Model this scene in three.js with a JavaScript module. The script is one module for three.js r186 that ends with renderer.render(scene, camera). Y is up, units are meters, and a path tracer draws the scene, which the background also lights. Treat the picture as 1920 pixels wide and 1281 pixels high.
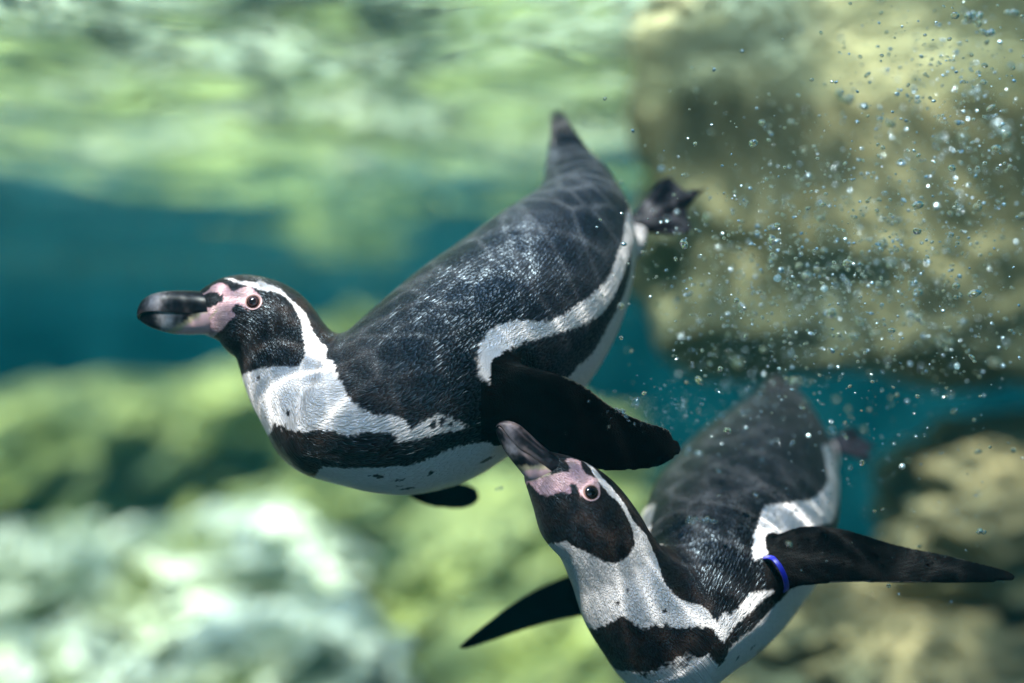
import * as THREE from 'three';
import { ImprovedNoise } from 'three/addons/math/ImprovedNoise.js';
import { mergeGeometries, mergeVertices } from 'three/addons/utils/BufferGeometryUtils.js';
import { Sky } from 'three/addons/objects/Sky.js';

// ---------------------------------------------------------------- camera, sky, sun, exposure
const scene = new THREE.Scene();
const camera = new THREE.PerspectiveCamera(30, 1920 / 1281, 0.05, 60);
const EYE = new THREE.Vector3(0, 1.0, 0), PITCH = THREE.MathUtils.degToRad(2.38);
camera.position.copy(EYE);
camera.rotation.set(PITCH, 0, 0);
camera.focus = 1.068;
camera.userData.fStop = 1.0;
camera.updateMatrixWorld(true);

const renderer = new THREE.WebGLRenderer({ antialias: true });
renderer.toneMapping = THREE.LinearToneMapping;
renderer.toneMappingExposure = 4.2;
renderer.shadowMap.enabled = true;

const SUN = new THREE.Vector3(-0.28, 0.86, 0.42).normalize();
const sky = new Sky();
sky.name = 'sky'; sky.scale.setScalar(50);
sky.userData.kind = 'structure';
sky.material.uniforms.sunPosition.value.copy(SUN);
sky.material.uniforms.turbidity.value = 9;
sky.material.uniforms.rayleigh.value = 0.6;
sky.material.uniforms.mieCoefficient.value = 0.004;
scene.add(sky);
scene.environmentIntensity = 0.1;
const sun = new THREE.DirectionalLight(new THREE.Color(1.0, 0.93, 0.87), 5);
sun.position.copy(SUN).multiplyScalar(12); sun.target.position.set(0, 0, -2);
sun.castShadow = true; sun.shadow.mapSize.set(2048, 2048);
Object.assign(sun.shadow.camera, { left: -7, right: 7, top: 7, bottom: -7, near: 1, far: 30 });
sun.shadow.radius = 0.55;
sun.name = 'sun';
scene.add(sun, sun.target);
scene.fog = new THREE.FogExp2(new THREE.Color().setRGB(0.008, 0.50, 0.62), 0.017);
// ---------------------------------------------------------------- helpers
let seed = 7;
const rnd = () => { seed = (seed + 0x6d2b79f5) | 0; let t = Math.imul(seed ^ (seed >>> 15), 1 | seed); t = (t + Math.imul(t ^ (t >>> 7), 61 | t)) ^ t; return ((t ^ (t >>> 14)) >>> 0) / 4294967296; };
const PN = new ImprovedNoise();
const noise = (x, y, z = 0) => PN.noise(x + 37.1, y + 11.7, z + 5.3);
const fbm = (x, y, z, n = 4) => { let s = 0, a = 0.5; for (let i = 0; i < n; i++, a *= 0.5, x *= 2.03, y *= 2.03, z *= 2.03) s += a * noise(x, y, z); return s; };
const { clamp, lerp, smoothstep } = THREE.MathUtils;
const V = (x, y, z) => new THREE.Vector3(x, y, z);
const MM = 2 * Math.tan(THREE.MathUtils.degToRad(15)) / 1281;          // metres per photograph pixel, one metre away
const at = (px, py, d) => V((px - 960) * MM * d, (640.5 - py) * MM * d, -d).applyMatrix4(camera.matrixWorld);
const used = {};
const numbered = (n) => { const k = used[n] = (used[n] ?? -1) + 1; return k ? n + '_' + String(k).padStart(3, '0') : n; };
function tag(o, label, category, group, kind) {
  if (label) o.userData.label = label;
  if (category) o.userData.category = category;
  if (group) o.userData.group = group;
  if (kind) o.userData.kind = kind;
  return o;
}
function put(name, geometry, material, parent = scene) {
  const m = new THREE.Mesh(geometry, material);
  m.name = parent === scene ? numbered(name) : name;
  m.castShadow = m.receiveShadow = true;
  parent.add(m);
  return m;
}

// A limb or trunk: a curve of oval sections. node = [position, up radius, down radius, side radius, up direction]
function chain(nodes, per = 7, cap = 1) {
  const n = nodes.length, cr = (f, i, t) => {
    const p0 = f(Math.max(i - 1, 0)), p1 = f(i), p2 = f(i + 1), p3 = f(Math.min(i + 2, n - 1));
    const m1 = (p2 - p0) / 2, m2 = (p3 - p1) / 2;
    return ((2 * t - 3) * t * t + 1) * p1 + ((t - 2) * t + 1) * t * m1 + (3 - 2 * t) * t * t * p2 + (t - 1) * t * t * m2;
  };
  const S = [];
  for (let i = 0; i < n - 1; i++) for (let k = 0; k < per + (i === n - 2); k++) {
    const t = k / per, g = (f) => cr((j) => f(nodes[j]), i, t);
    S.push({ p: V(g((a) => a[0].x), g((a) => a[0].y), g((a) => a[0].z)), r: [1, 2, 3].map((c) => Math.max(g((a) => a[c]), 0.0008)), up: V(g((a) => a[4].x), g((a) => a[4].y), g((a) => a[4].z)).normalize(), node: i + t });
  }
  let s = 0;
  const segs = [];
  for (let i = 0; i < S.length - 1; i++) {
    const A = S[i], B = S[i + 1], d = B.p.clone().sub(A.p), L = d.length();
    const T = d.clone().divideScalar(L), U = A.up.clone().add(B.up).addScaledVector(T, -A.up.clone().add(B.up).dot(T)).normalize(), W = T.clone().cross(U);
    segs.push([A.p.x, A.p.y, A.p.z, T.x, T.y, T.z, U.x, U.y, U.z, W.x, W.y, W.z, L, ...A.r, ...B.r, A.node, B.node, s, cap]);
    s += L;
  }
  segs.total = s;
  return segs;
}
const OUT = { s: 0, a: 0, node: 0 };
function segDist(g, x, y, z, full) {
  const dx = x - g[0], dy = y - g[1], dz = z - g[2];
  let w = dx * g[3] + dy * g[4] + dz * g[5];
  const t = w < 0 ? 0 : w > g[12] ? 1 : w / g[12];
  const v = dx * g[6] + dy * g[7] + dz * g[8], u = dx * g[9] + dy * g[10] + dz * g[11];
  const ru = g[13] + (g[16] - g[13]) * t, rd = g[14] + (g[17] - g[14]) * t, rs = g[15] + (g[18] - g[15]) * t, rv = v > 0 ? ru : rd;
  w -= t * g[12];
  const rw = Math.min(rv, rs) * g[22], a = u / rs, b = v / rv, c = w / rw;
  const k = Math.sqrt(a * a + b * b + c * c) + 1e-9, q = Math.sqrt((a / rs) ** 2 + (b / rv) ** 2 + (c / rw) ** 2) + 1e-9;
  if (full) { OUT.node = g[19] + (g[20] - g[19]) * t; OUT.s = g[21] + t * g[12]; OUT.a = Math.atan2(a, b); OUT.k = k; }
  return (k - 1) * k / q < -0.02 ? -0.02 : (k - 1) * k / q;
}
const smin = (a, b, k) => { const h = Math.max(k - Math.abs(a - b), 0) / k; return Math.min(a, b) - h * h * k * 0.25; };

// Where a point lies on the trunk: how far down the spine and how far round from the back, blended over neighbouring sections
function locate(list, x, y, z) {
  const d = list.map(([g]) => segDist(g, x, y, z)), m = Math.min(...d);
  let W = 0, n = 0, s = 0, ca = 0, sa = 0;
  list.forEach(([g, off], i) => {
    if (d[i] > m + 0.004) return;
    segDist(g, x, y, z, true);
    const w = Math.exp((m - d[i]) / 0.0008);
    W += w; n += w * (OUT.node + off[0]); s += w * (OUT.s + off[1]); ca += w * Math.cos(OUT.a); sa += w * Math.sin(OUT.a);
  });
  return { node: n / W, s: s / W, a: Math.atan2(sa, ca) };
}
// Skins a list of { segs, k } (each joined to those before it with a fillet of k metres) with one closed mesh, cells of h metres.
function skin(parts, h, colour) {
  const lo = V(9, 9, 9), hi = V(-9, -9, -9), all = [];
  parts.forEach((P, c) => P.segs.forEach((g) => {
    const r = Math.max(...g.slice(13, 19)) + 0.01;
    for (const e of [0, g[12]]) { const q = V(g[0] + g[3] * e, g[1] + g[4] * e, g[2] + g[5] * e); lo.min(q.clone().subScalar(r)); hi.max(q.addScalar(r)); }
    all.push([g, c, P.from ?? [0, 0]]);
  }));
  const N = 8, nb = [0, 1, 2].map((i) => Math.ceil((hi.getComponent(i) - lo.getComponent(i)) / (N * h)));
  const nx = nb[0] * N + 2, ny = nb[1] * N + 2, key = (i, j, k) => (k * ny + j) * nx + i, R = N * h * 0.87;
  const best = new Float64Array(parts.length), one = new Float64Array(all.length);
  const field = (list, x, y, z) => {
    best.fill(1e3);
    for (let q = 0; q < list.length; q++) { const e = list[q], d = segDist(e[0], x, y, z); if (d < best[e[1]]) best[e[1]] = d; }
    let d = best[0];
    for (let c = 1; c < parts.length; c++) if (best[c] < 900) d = smin(d, best[c], parts[c].k);
    return d;
  };
  const id = new Map(), P = [], lists = [], val = new Float64Array((N + 1) ** 3), work = [];
  for (let bz = 0; bz < nb[2]; bz++) for (let by = 0; by < nb[1]; by++) for (let bx = 0; bx < nb[0]; bx++) {
    const x0 = lo.x + bx * N * h, y0 = lo.y + by * N * h, z0 = lo.z + bz * N * h, cx = x0 + N * h / 2, cy = y0 + N * h / 2, cz = z0 + N * h / 2;
    let dm = 1e3;
    for (let q = 0; q < all.length; q++) { const d = one[q] = segDist(all[q][0], cx, cy, cz); if (d < dm) dm = d; }
    if (dm > 2.2 * R + 0.012) continue;
    const list = all.filter((e, q) => one[q] < Math.max(dm, -0.012) + 3 * R + 0.012);
    if (Math.abs(field(list, cx, cy, cz)) > 2.2 * R) continue;
    const M = N + 1;
    let any = 0, inn = 0;
    for (let k = 0; k < M; k++) for (let j = 0; j < M; j++) for (let i = 0; i < M; i++) { const d = val[(k * M + j) * M + i] = field(list, x0 + i * h, y0 + j * h, z0 + k * h); if (d < 0) inn++; any++; }
    if (!inn || inn === any) continue;
    for (let k = 0; k < N; k++) for (let j = 0; j < N; j++) for (let i = 0; i < N; i++) {
      let mask = 0, sx = 0, sy = 0, sz = 0, cnt = 0;
      const c = (a, b, e) => val[((k + e) * M + j + b) * M + i + a];
      for (let q = 0; q < 8; q++) if (c(q & 1, (q >> 1) & 1, q >> 2) < 0) mask |= 1 << q;
      if (!mask || mask === 255) continue;
      for (let q = 0; q < 8; q++) for (const ax of [1, 2, 4]) if (!(q & ax) && ((mask >> q) & 1) !== ((mask >> (q | ax)) & 1)) {
        const A = c(q & 1, (q >> 1) & 1, q >> 2), p = q | ax, B = c(p & 1, (p >> 1) & 1, p >> 2), t = A / (A - B);
        sx += (q & 1) + (ax === 1 ? t : 0); sy += ((q >> 1) & 1) + (ax === 2 ? t : 0); sz += (q >> 2) + (ax === 4 ? t : 0); cnt++;
      }
      const gi = bx * N + i + 1, gj = by * N + j + 1, gk = bz * N + k + 1;
      id.set(key(gi, gj, gk), P.length / 3);
      P.push(x0 + (i + sx / cnt) * h, y0 + (j + sy / cnt) * h, z0 + (k + sz / cnt) * h);
      lists.push(list);
      work.push([gi, gj, gk, mask]);
    }
  }
  const I = [];
  for (const [i, j, k, mask] of work) {
    const s0 = mask & 1;
    const quad = (bit, a, b, c) => {
      if (((mask >> bit) & 1) === s0) return;
      const q = [id.get(key(i, j, k)), id.get(a), id.get(b), id.get(c)];
      if (q.some((v) => v === undefined)) return;
      s0 ? I.push(q[0], q[1], q[2], q[0], q[2], q[3]) : I.push(q[0], q[2], q[1], q[0], q[3], q[2]);
    };
    quad(1, key(i, j - 1, k), key(i, j - 1, k - 1), key(i, j, k - 1));
    quad(2, key(i, j, k - 1), key(i - 1, j, k - 1), key(i - 1, j, k));
    quad(4, key(i - 1, j, k), key(i - 1, j - 1, k), key(i, j - 1, k));
  }
  const n = P.length / 3, nb1 = new Float32Array(n * 3), num = new Uint16Array(n);
  for (let pass = 0; pass < 3; pass++) {                                  // relax the cell pattern
    nb1.fill(0); num.fill(0);
    for (let t = 0; t < I.length; t += 3) for (let e = 0; e < 3; e++) { const a = I[t + e], b = I[t + (e + 1) % 3]; for (let c = 0; c < 3; c++) nb1[a * 3 + c] += P[b * 3 + c]; num[a]++; }
    for (let v = 0; v < n; v++) if (num[v]) for (let c = 0; c < 3; c++) P[v * 3 + c] += 0.5 * (nb1[v * 3 + c] / num[v] - P[v * 3 + c]);
  }
  const C = new Float32Array(n * 3), UV = new Float32Array(n * 2), flip = new Uint8Array(n);
  for (let v = 0; v < n; v++) {
    const x = P[v * 3], y = P[v * 3 + 1], z = P[v * 3 + 2], list = lists[v];
    best.fill(1e3);
    let near = 1e3, pick = null;
    for (const e of list) { const d = segDist(e[0], x, y, z); if (d < best[e[1]]) best[e[1]] = d; if (d < near) { near = d; pick = e; } }
    const fam = parts[pick[1]].name, L = locate(list.filter((e) => parts[e[1]].name === fam).map((e) => [e[0], e[2]]), x, y, z);
    const w = { fl: 9, part: fam, ...L, x, y, z, best, v };
    UV[v * 2] = L.s; UV[v * 2 + 1] = L.a * 0.085;
    const fl = parts.reduce((m, q, i) => (q.name === 'flipper' ? Math.min(m, best[i]) : m), 9);
    w.fl = fl;
    if (fam === 'flipper' || fl < 0.009) { flip[v] = 1; UV[v * 2] = x * 1.6; UV[v * 2 + 1] = y * 1.6; }
    const c = colour(w);
    C[v * 3] = c[0]; C[v * 3 + 1] = c[1]; C[v * 3 + 2] = c[2];
  }
  const g = new THREE.BufferGeometry();
  g.setAttribute('position', new THREE.Float32BufferAttribute(P, 3));
  g.setAttribute('color', new THREE.BufferAttribute(C, 3));
  g.setAttribute('uv', new THREE.BufferAttribute(UV, 2));
  g.setIndex(I);
  g.computeVertexNormals();
  // where the coordinates of the plumage jump, the triangles get corners of their own
  const Nn = g.attributes.normal.array, xp = [], xc = [], xu = [], xn = [], xs = [];
  for (let t = 0; t < I.length; t += 3) {
    const q = [I[t], I[t + 1], I[t + 2]];
    let span = 0;
    for (const b of q) span = Math.max(span, Math.abs(UV[b * 2] - UV[q[0] * 2]), Math.abs(UV[b * 2 + 1] - UV[q[0] * 2 + 1]));
    if (span < 0.012) continue;
    for (let e = 0; e < 3; e++) { const v = q[e]; I[t + e] = n + xp.length / 3; xs.push(v); xp.push(P[v * 3], P[v * 3 + 1], P[v * 3 + 2]); xc.push(C[v * 3], C[v * 3 + 1], C[v * 3 + 2]); xn.push(Nn[v * 3], Nn[v * 3 + 1], Nn[v * 3 + 2]); xu.push(UV[q[0] * 2], UV[q[0] * 2 + 1]); }
  }
  const grown = new THREE.BufferGeometry();
  for (const [k, a, x, w] of [['position', P, xp, 3], ['normal', Nn, xn, 3], ['color', C, xc, 3], ['uv', UV, xu, 2]]) { const f = new Float32Array(a.length + x.length); f.set(a); f.set(x, a.length); grown.setAttribute(k, new THREE.BufferAttribute(f, w)); }
  const own = [], rest = [];                                            // flippers first, so that they can wear a material of their own
  for (let t = 0; t < I.length; t += 3) (flip[I[t] < n ? I[t] : xs[I[t] - n]] ? own : rest).push(I[t], I[t + 1], I[t + 2]);
  const index = new Uint32Array(own.length + rest.length); index.set(own); index.set(rest, own.length);
  grown.setIndex(new THREE.BufferAttribute(index, 1));
  if (own.length) { grown.addGroup(0, own.length, 1); grown.addGroup(own.length, rest.length, 0); }
  return grown;
}
// ---------------------------------------------------------------- the pool
const tex = (n, fill, m, srgb) => {
  const data = new Uint8Array(n * n * 4);
  for (let y = 0; y < n; y++) for (let x = 0; x < n; x++) { const c = fill(x / n, y / n), o = (y * n + x) * 4; data[o] = c[0] * 255; data[o + 1] = c[1] * 255; data[o + 2] = c[2] * 255; data[o + 3] = 255; }
  const t = new THREE.DataTexture(data, n, n);
  t.wrapS = t.wrapT = THREE.RepeatWrapping; t.magFilter = THREE.LinearFilter; t.minFilter = THREE.LinearMipmapLinearFilter;
  if (srgb) t.colorSpace = THREE.SRGBColorSpace;
  t.repeat.setScalar(1 / m); t.needsUpdate = true;
  return t;
};
// Ripples gather the sun into a net of bright lines: the sheet of water lets much light through along the lines and little between them.
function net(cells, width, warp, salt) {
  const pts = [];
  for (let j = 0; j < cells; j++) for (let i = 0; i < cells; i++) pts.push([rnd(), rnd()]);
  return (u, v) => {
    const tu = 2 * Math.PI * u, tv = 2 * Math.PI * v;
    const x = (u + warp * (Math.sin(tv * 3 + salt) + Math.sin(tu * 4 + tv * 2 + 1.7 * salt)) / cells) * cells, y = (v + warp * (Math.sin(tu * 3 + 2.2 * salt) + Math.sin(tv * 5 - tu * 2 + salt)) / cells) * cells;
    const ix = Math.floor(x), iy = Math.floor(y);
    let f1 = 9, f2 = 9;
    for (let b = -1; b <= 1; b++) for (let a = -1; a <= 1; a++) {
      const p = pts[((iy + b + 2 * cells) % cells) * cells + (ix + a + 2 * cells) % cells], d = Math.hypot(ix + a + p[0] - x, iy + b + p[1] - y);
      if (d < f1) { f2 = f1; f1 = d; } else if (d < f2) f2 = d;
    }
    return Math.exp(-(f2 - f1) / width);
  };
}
const WATER = EYE.y + 0.45;
{
  const n1 = net(31, 0.12, 0.8, 1.3), n2 = net(11, 0.22, 0.9, 4.1), n3 = net(57, 0.2, 0.7, 2.6);
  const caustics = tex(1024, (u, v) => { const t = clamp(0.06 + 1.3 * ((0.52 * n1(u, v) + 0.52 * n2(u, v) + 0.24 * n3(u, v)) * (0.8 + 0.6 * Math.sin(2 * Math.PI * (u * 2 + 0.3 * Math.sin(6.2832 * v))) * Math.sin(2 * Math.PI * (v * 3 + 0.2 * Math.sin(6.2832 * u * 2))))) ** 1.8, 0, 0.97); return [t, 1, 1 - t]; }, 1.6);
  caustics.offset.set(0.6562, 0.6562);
  const g = new THREE.PlaneGeometry(16, 14, 320, 280).rotateX(-Math.PI / 2), p = g.attributes.position, uv = g.attributes.uv;
  for (let i = 0; i < p.count; i++) {
    const x = p.getX(i), z = p.getZ(i) - 3;
    p.setZ(i, z);
    p.setY(i, WATER + 0.016 * fbm(x * 1.4, 3, z * 2.2, 2) + 0.006 * noise(x * 5, 8, z * 7));
    uv.setXY(i, x, z);
  }
  g.computeVertexNormals();
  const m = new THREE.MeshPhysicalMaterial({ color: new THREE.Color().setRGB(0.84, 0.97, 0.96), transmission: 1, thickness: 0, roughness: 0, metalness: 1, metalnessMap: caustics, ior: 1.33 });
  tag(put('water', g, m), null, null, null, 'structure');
}
const grain = tex(512, (u, v) => { let s = 0, a = 0.5; for (let k = 0, f = 4; k < 6; k++, f *= 2, a *= 0.6) { const q = (x, y) => noise(x * f, y * f, k * 7); s += a * (q(u, v) * (1 - u) * (1 - v) + q(u - 1, v) * u * (1 - v) + q(u, v - 1) * (1 - u) * v + q(u - 1, v - 1) * u * v) * 1.3; } const h = clamp(0.5 + s * 0.8, 0, 1); return [h, h, h]; }, 0.5);
const rockMat = new THREE.MeshPhysicalMaterial({ vertexColors: true, roughness: 0.95, specularIntensity: 0.15, bumpMap: grain, bumpScale: 0.02 });
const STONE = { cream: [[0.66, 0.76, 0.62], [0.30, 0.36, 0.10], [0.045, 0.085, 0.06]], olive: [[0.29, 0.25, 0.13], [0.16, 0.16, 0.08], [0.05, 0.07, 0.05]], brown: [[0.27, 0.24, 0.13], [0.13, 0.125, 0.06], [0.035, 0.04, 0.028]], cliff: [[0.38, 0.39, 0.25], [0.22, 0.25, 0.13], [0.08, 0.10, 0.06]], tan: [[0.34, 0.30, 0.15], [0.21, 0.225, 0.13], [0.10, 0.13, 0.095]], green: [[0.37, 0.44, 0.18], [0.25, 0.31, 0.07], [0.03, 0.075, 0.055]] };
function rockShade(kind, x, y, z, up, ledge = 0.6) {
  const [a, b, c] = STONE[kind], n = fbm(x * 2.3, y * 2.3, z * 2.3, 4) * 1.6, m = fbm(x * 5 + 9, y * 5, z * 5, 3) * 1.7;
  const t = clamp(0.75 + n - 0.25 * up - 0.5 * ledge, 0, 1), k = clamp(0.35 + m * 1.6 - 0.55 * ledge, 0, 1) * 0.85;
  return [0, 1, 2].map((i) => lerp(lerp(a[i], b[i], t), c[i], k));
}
const icos = {};
function boulder(px, py, d, rx, ry, rz, kind, rough, label, blocky = 1) {
  const c = at(px, py, d), s = MM * d, g0 = icos[0] ??= (() => { const g = new THREE.IcosahedronGeometry(1, 44); g.deleteAttribute('uv'); g.deleteAttribute('normal'); return mergeVertices(g, 1e-5); })();
  const g = g0.clone(), p = g.attributes.position, col = new Float32Array(p.count * 3), uv = new Float32Array(p.count * 2), q = V(0, 0, 0), o = rnd() * 50;
  for (let i = 0; i < p.count; i++) {
    q.fromBufferAttribute(p, i);
    const along = (q.x * 0.82 + q.y * 0.57) * 1.1 + o, across = (q.y * 0.82 - q.x * 0.57) * 2.9, ledge = 1 - 2 * Math.abs(noise(along, across + noise(along * 2, across, q.z) * 0.5, q.z * 2.5));
    if (blocky < 1) for (const e of ['x', 'y', 'z']) q[e] = Math.sign(q[e]) * Math.abs(q[e]) ** blocky;
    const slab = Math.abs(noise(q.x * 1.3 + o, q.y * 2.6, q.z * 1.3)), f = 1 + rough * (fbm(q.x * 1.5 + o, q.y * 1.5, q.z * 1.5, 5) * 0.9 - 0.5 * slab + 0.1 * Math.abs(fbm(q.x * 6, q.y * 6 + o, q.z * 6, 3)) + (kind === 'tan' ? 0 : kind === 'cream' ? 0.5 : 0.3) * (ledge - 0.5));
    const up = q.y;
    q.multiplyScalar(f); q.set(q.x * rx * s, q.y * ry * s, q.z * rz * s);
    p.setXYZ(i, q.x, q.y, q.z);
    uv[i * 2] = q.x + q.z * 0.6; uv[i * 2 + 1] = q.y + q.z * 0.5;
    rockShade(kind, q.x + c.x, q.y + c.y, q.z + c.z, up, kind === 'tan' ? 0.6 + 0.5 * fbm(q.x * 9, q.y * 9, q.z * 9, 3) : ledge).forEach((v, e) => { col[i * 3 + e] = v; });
  }
  g.setAttribute('color', new THREE.BufferAttribute(col, 3)); g.setAttribute('uv', new THREE.BufferAttribute(uv, 2));
  g.computeVertexNormals();
  const m = tag(put('boulder', g, rockMat), label, 'rock');
  m.position.copy(c);
  return m;
}
function sheet(name, w, h, mat, colour, relief) {
  const g = new THREE.PlaneGeometry(w, h, Math.round(w * 10), Math.round(h * 10)), p = g.attributes.position, uv = g.attributes.uv, col = new Float32Array(p.count * 3);
  for (let i = 0; i < p.count; i++) { const x = p.getX(i), y = p.getY(i); uv.setXY(i, x, y); p.setZ(i, relief * fbm(x * 0.9, y * 0.9, 4, 4)); colour(x, y).forEach((v, e) => { col[i * 3 + e] = v; }); }
  g.setAttribute('color', new THREE.BufferAttribute(col, 3)); g.computeVertexNormals();
  return tag(put(name, g, mat), null, null, null, 'structure');
}
const mix3 = (a, b, t) => [lerp(a[0], b[0], t), lerp(a[1], b[1], t), lerp(a[2], b[2], t)];
const paint = (x, y) => { const n = 0.8 + 0.5 * fbm(x * 0.8, y * 1.4, 1, 4); return [0.002 * n, 0.045 * n, 0.054 * n]; };
{
  const f = sheet('floor', 16, 14, rockMat, (x, y) => mix3(paint(x, y), rockShade('brown', x, 0, y, 0), 0.25), 0.25); f.rotation.x = -Math.PI / 2; f.position.set(0, -0.05, -3);
  const wall = (x, z, turn, w) => { const m = sheet('wall', w, 7.2, rockMat, (a, b) => mix3(paint(a, b), rockShade('cliff', a, b, 2, 0), smoothstep(b + 3.2 + 0.3 * fbm(a, b, 3, 3), 2.3, 2.7)), 0.12); m.position.set(x, 3.2, z); m.rotation.y = turn; };
  wall(0, -8.2, 0, 16); wall(-6.2, -3, Math.PI / 2, 14); wall(6.2, -3, -Math.PI / 2, 14);
  // the viewing side: a wall with one window, open to the hall
  const frame = new THREE.Shape([[-6.2, -0.3], [6.2, -0.3], [6.2, 2.6], [-6.2, 2.6]].map((q) => new THREE.Vector2(...q)));
  frame.holes.push(new THREE.Path([[-0.8, 0.6], [-0.8, 1.4], [0.8, 1.4], [0.8, 0.6]].map((q) => new THREE.Vector2(...q))));
  const w = tag(put('wall', new THREE.ExtrudeGeometry(frame, { depth: 0.25, bevelEnabled: false }), new THREE.MeshStandardMaterial({ color: new THREE.Color().setRGB(0.05, 0.16, 0.18), roughness: 0.9 })), null, null, null, 'structure');
  w.position.z = 0.9;
}
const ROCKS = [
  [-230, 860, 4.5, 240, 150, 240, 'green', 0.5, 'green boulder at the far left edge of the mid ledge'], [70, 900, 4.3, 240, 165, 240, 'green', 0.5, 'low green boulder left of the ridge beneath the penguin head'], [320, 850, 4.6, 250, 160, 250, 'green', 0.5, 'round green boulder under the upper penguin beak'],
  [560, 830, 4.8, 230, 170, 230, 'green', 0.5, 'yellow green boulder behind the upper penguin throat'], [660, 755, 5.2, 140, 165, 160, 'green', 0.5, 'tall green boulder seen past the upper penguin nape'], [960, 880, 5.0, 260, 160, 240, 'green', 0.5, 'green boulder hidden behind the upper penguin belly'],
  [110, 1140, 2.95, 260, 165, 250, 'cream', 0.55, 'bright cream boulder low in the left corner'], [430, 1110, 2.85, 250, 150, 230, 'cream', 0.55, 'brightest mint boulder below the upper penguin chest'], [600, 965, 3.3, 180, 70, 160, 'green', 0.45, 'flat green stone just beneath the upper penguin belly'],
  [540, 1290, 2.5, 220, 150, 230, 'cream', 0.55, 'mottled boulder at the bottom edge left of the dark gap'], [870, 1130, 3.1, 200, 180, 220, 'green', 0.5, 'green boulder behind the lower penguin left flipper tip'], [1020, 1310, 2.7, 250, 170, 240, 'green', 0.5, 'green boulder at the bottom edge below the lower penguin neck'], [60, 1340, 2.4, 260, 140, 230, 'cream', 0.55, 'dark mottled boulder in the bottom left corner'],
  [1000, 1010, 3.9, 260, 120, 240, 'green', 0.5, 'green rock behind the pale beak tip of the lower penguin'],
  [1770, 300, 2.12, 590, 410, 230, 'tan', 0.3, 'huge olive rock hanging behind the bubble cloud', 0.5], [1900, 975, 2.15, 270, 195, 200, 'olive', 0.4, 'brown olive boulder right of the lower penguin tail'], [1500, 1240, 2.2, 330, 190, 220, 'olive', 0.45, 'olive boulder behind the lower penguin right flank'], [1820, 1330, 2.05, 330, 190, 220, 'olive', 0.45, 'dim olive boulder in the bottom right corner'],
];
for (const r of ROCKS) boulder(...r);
// ---------------------------------------------------------------- the two penguins
// rows: column and row at the photograph's scale, distance from the eye, radii to the back, to the belly and to the side, direction of the back
const B1 = [
  [380, 586, 1.120, 37, 39, 30, 0.05, 1, 0.1], [430, 580, 1.120, 60, 66, 50, 0.15, 1, 0.12], [470, 582, 1.120, 66, 92, 60, 0.25, 1, 0.15], [515, 605, 1.120, 72, 96, 68, 0.42, 0.9, 0.2],
  [545, 650, 1.120, 76, 108, 76, 0.75, 0.62, 0.25], [575, 710, 1.120, 90, 116, 92, 0.85, 0.5, 0.25], [620, 768, 1.120, 115, 125, 115, 0.6, 0.75, 0.3],
];
const B1b = [
  [640, 780, 1.120, 120, 118, 120, 0.4, 0.85, 0.3], [720, 775, 1.123, 160, 148, 160, -0.1, 0.95, 0.35], [800, 725, 1.134, 176, 196, 180, -0.5, 0.8, 0.45], [890, 650, 1.154, 175, 200, 190, -0.6, 0.7, 0.55],
  [960, 590, 1.171, 165, 195, 185, -0.6, 0.65, 0.6], [1028, 521, 1.191, 150, 155, 157, -0.6, 0.6, 0.65], [1076, 442, 1.215, 110, 112, 115, -0.6, 0.5, 0.75], [1082, 372, 1.236, 65, 72, 80, -0.5, 0.3, 0.85],
  [1068, 312, 1.264, 33, 34, 50, -0.4, 0.2, 0.9], [1055, 258, 1.278, 9, 9, 28, -0.3, 0.2, 0.93], [1047, 226, 1.285, 4, 4, 9, -0.3, 0.2, 0.93], [1043, 209, 1.288, 1.5, 1.5, 2, -0.3, 0.2, 0.93],
];
const B1L = [[840, 745, 1.105, 16, 16, 26, 0, -0.1, 1], [890, 742, 1.082, 15, 15, 44, 0, -0.25, 1], [930, 748, 1.071, 14, 14, 64, 0, -0.35, 1], [970, 757, 1.068, 13, 13, 77, 0, -0.38, 1], [1040, 783, 1.068, 10, 10, 84, 0, -0.4, 1], [1120, 820, 1.073, 8, 8, 68, 0, -0.35, 1], [1190, 835, 1.080, 6, 6, 52, 0, -0.3, 1], [1240, 838, 1.085, 4, 4, 40, 0, -0.3, 1], [1262, 836, 1.088, 3, 3, 26, 0, -0.3, 1], [1270, 828, 1.089, 2, 2, 8, 0, -0.3, 1]];
const B1R = [[740, 850, 1.204, 12, 12, 40, 0, 0.2, 1], [800, 905, 1.212, 10, 10, 40, 0, 0.2, 1], [850, 928, 1.216, 7, 7, 27, 0, 0.2, 1], [880, 929, 1.216, 5, 5, 21, 0, 0.2, 1], [895, 925, 1.216, 3, 3, 12, 0, 0.2, 1]];
const B2 = [
  [1022, 886, 1.068, 42, 43, 37, 0.68, 0.7, 0.1], [1055, 918, 1.068, 66, 66, 52, 0.7, 0.7, 0.1], [1090, 955, 1.068, 80, 90, 62, 0.72, 0.68, 0.12], [1125, 1000, 1.074, 82, 88, 70, 0.82, 0.55, 0.15],
  [1160, 1060, 1.090, 84, 96, 80, 0.85, 0.5, 0.2], [1200, 1120, 1.102, 100, 115, 98, 0.8, 0.6, 0.3], [1250, 1178, 1.122, 125, 125, 122, 0.6, 0.7, 0.4],
];
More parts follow.
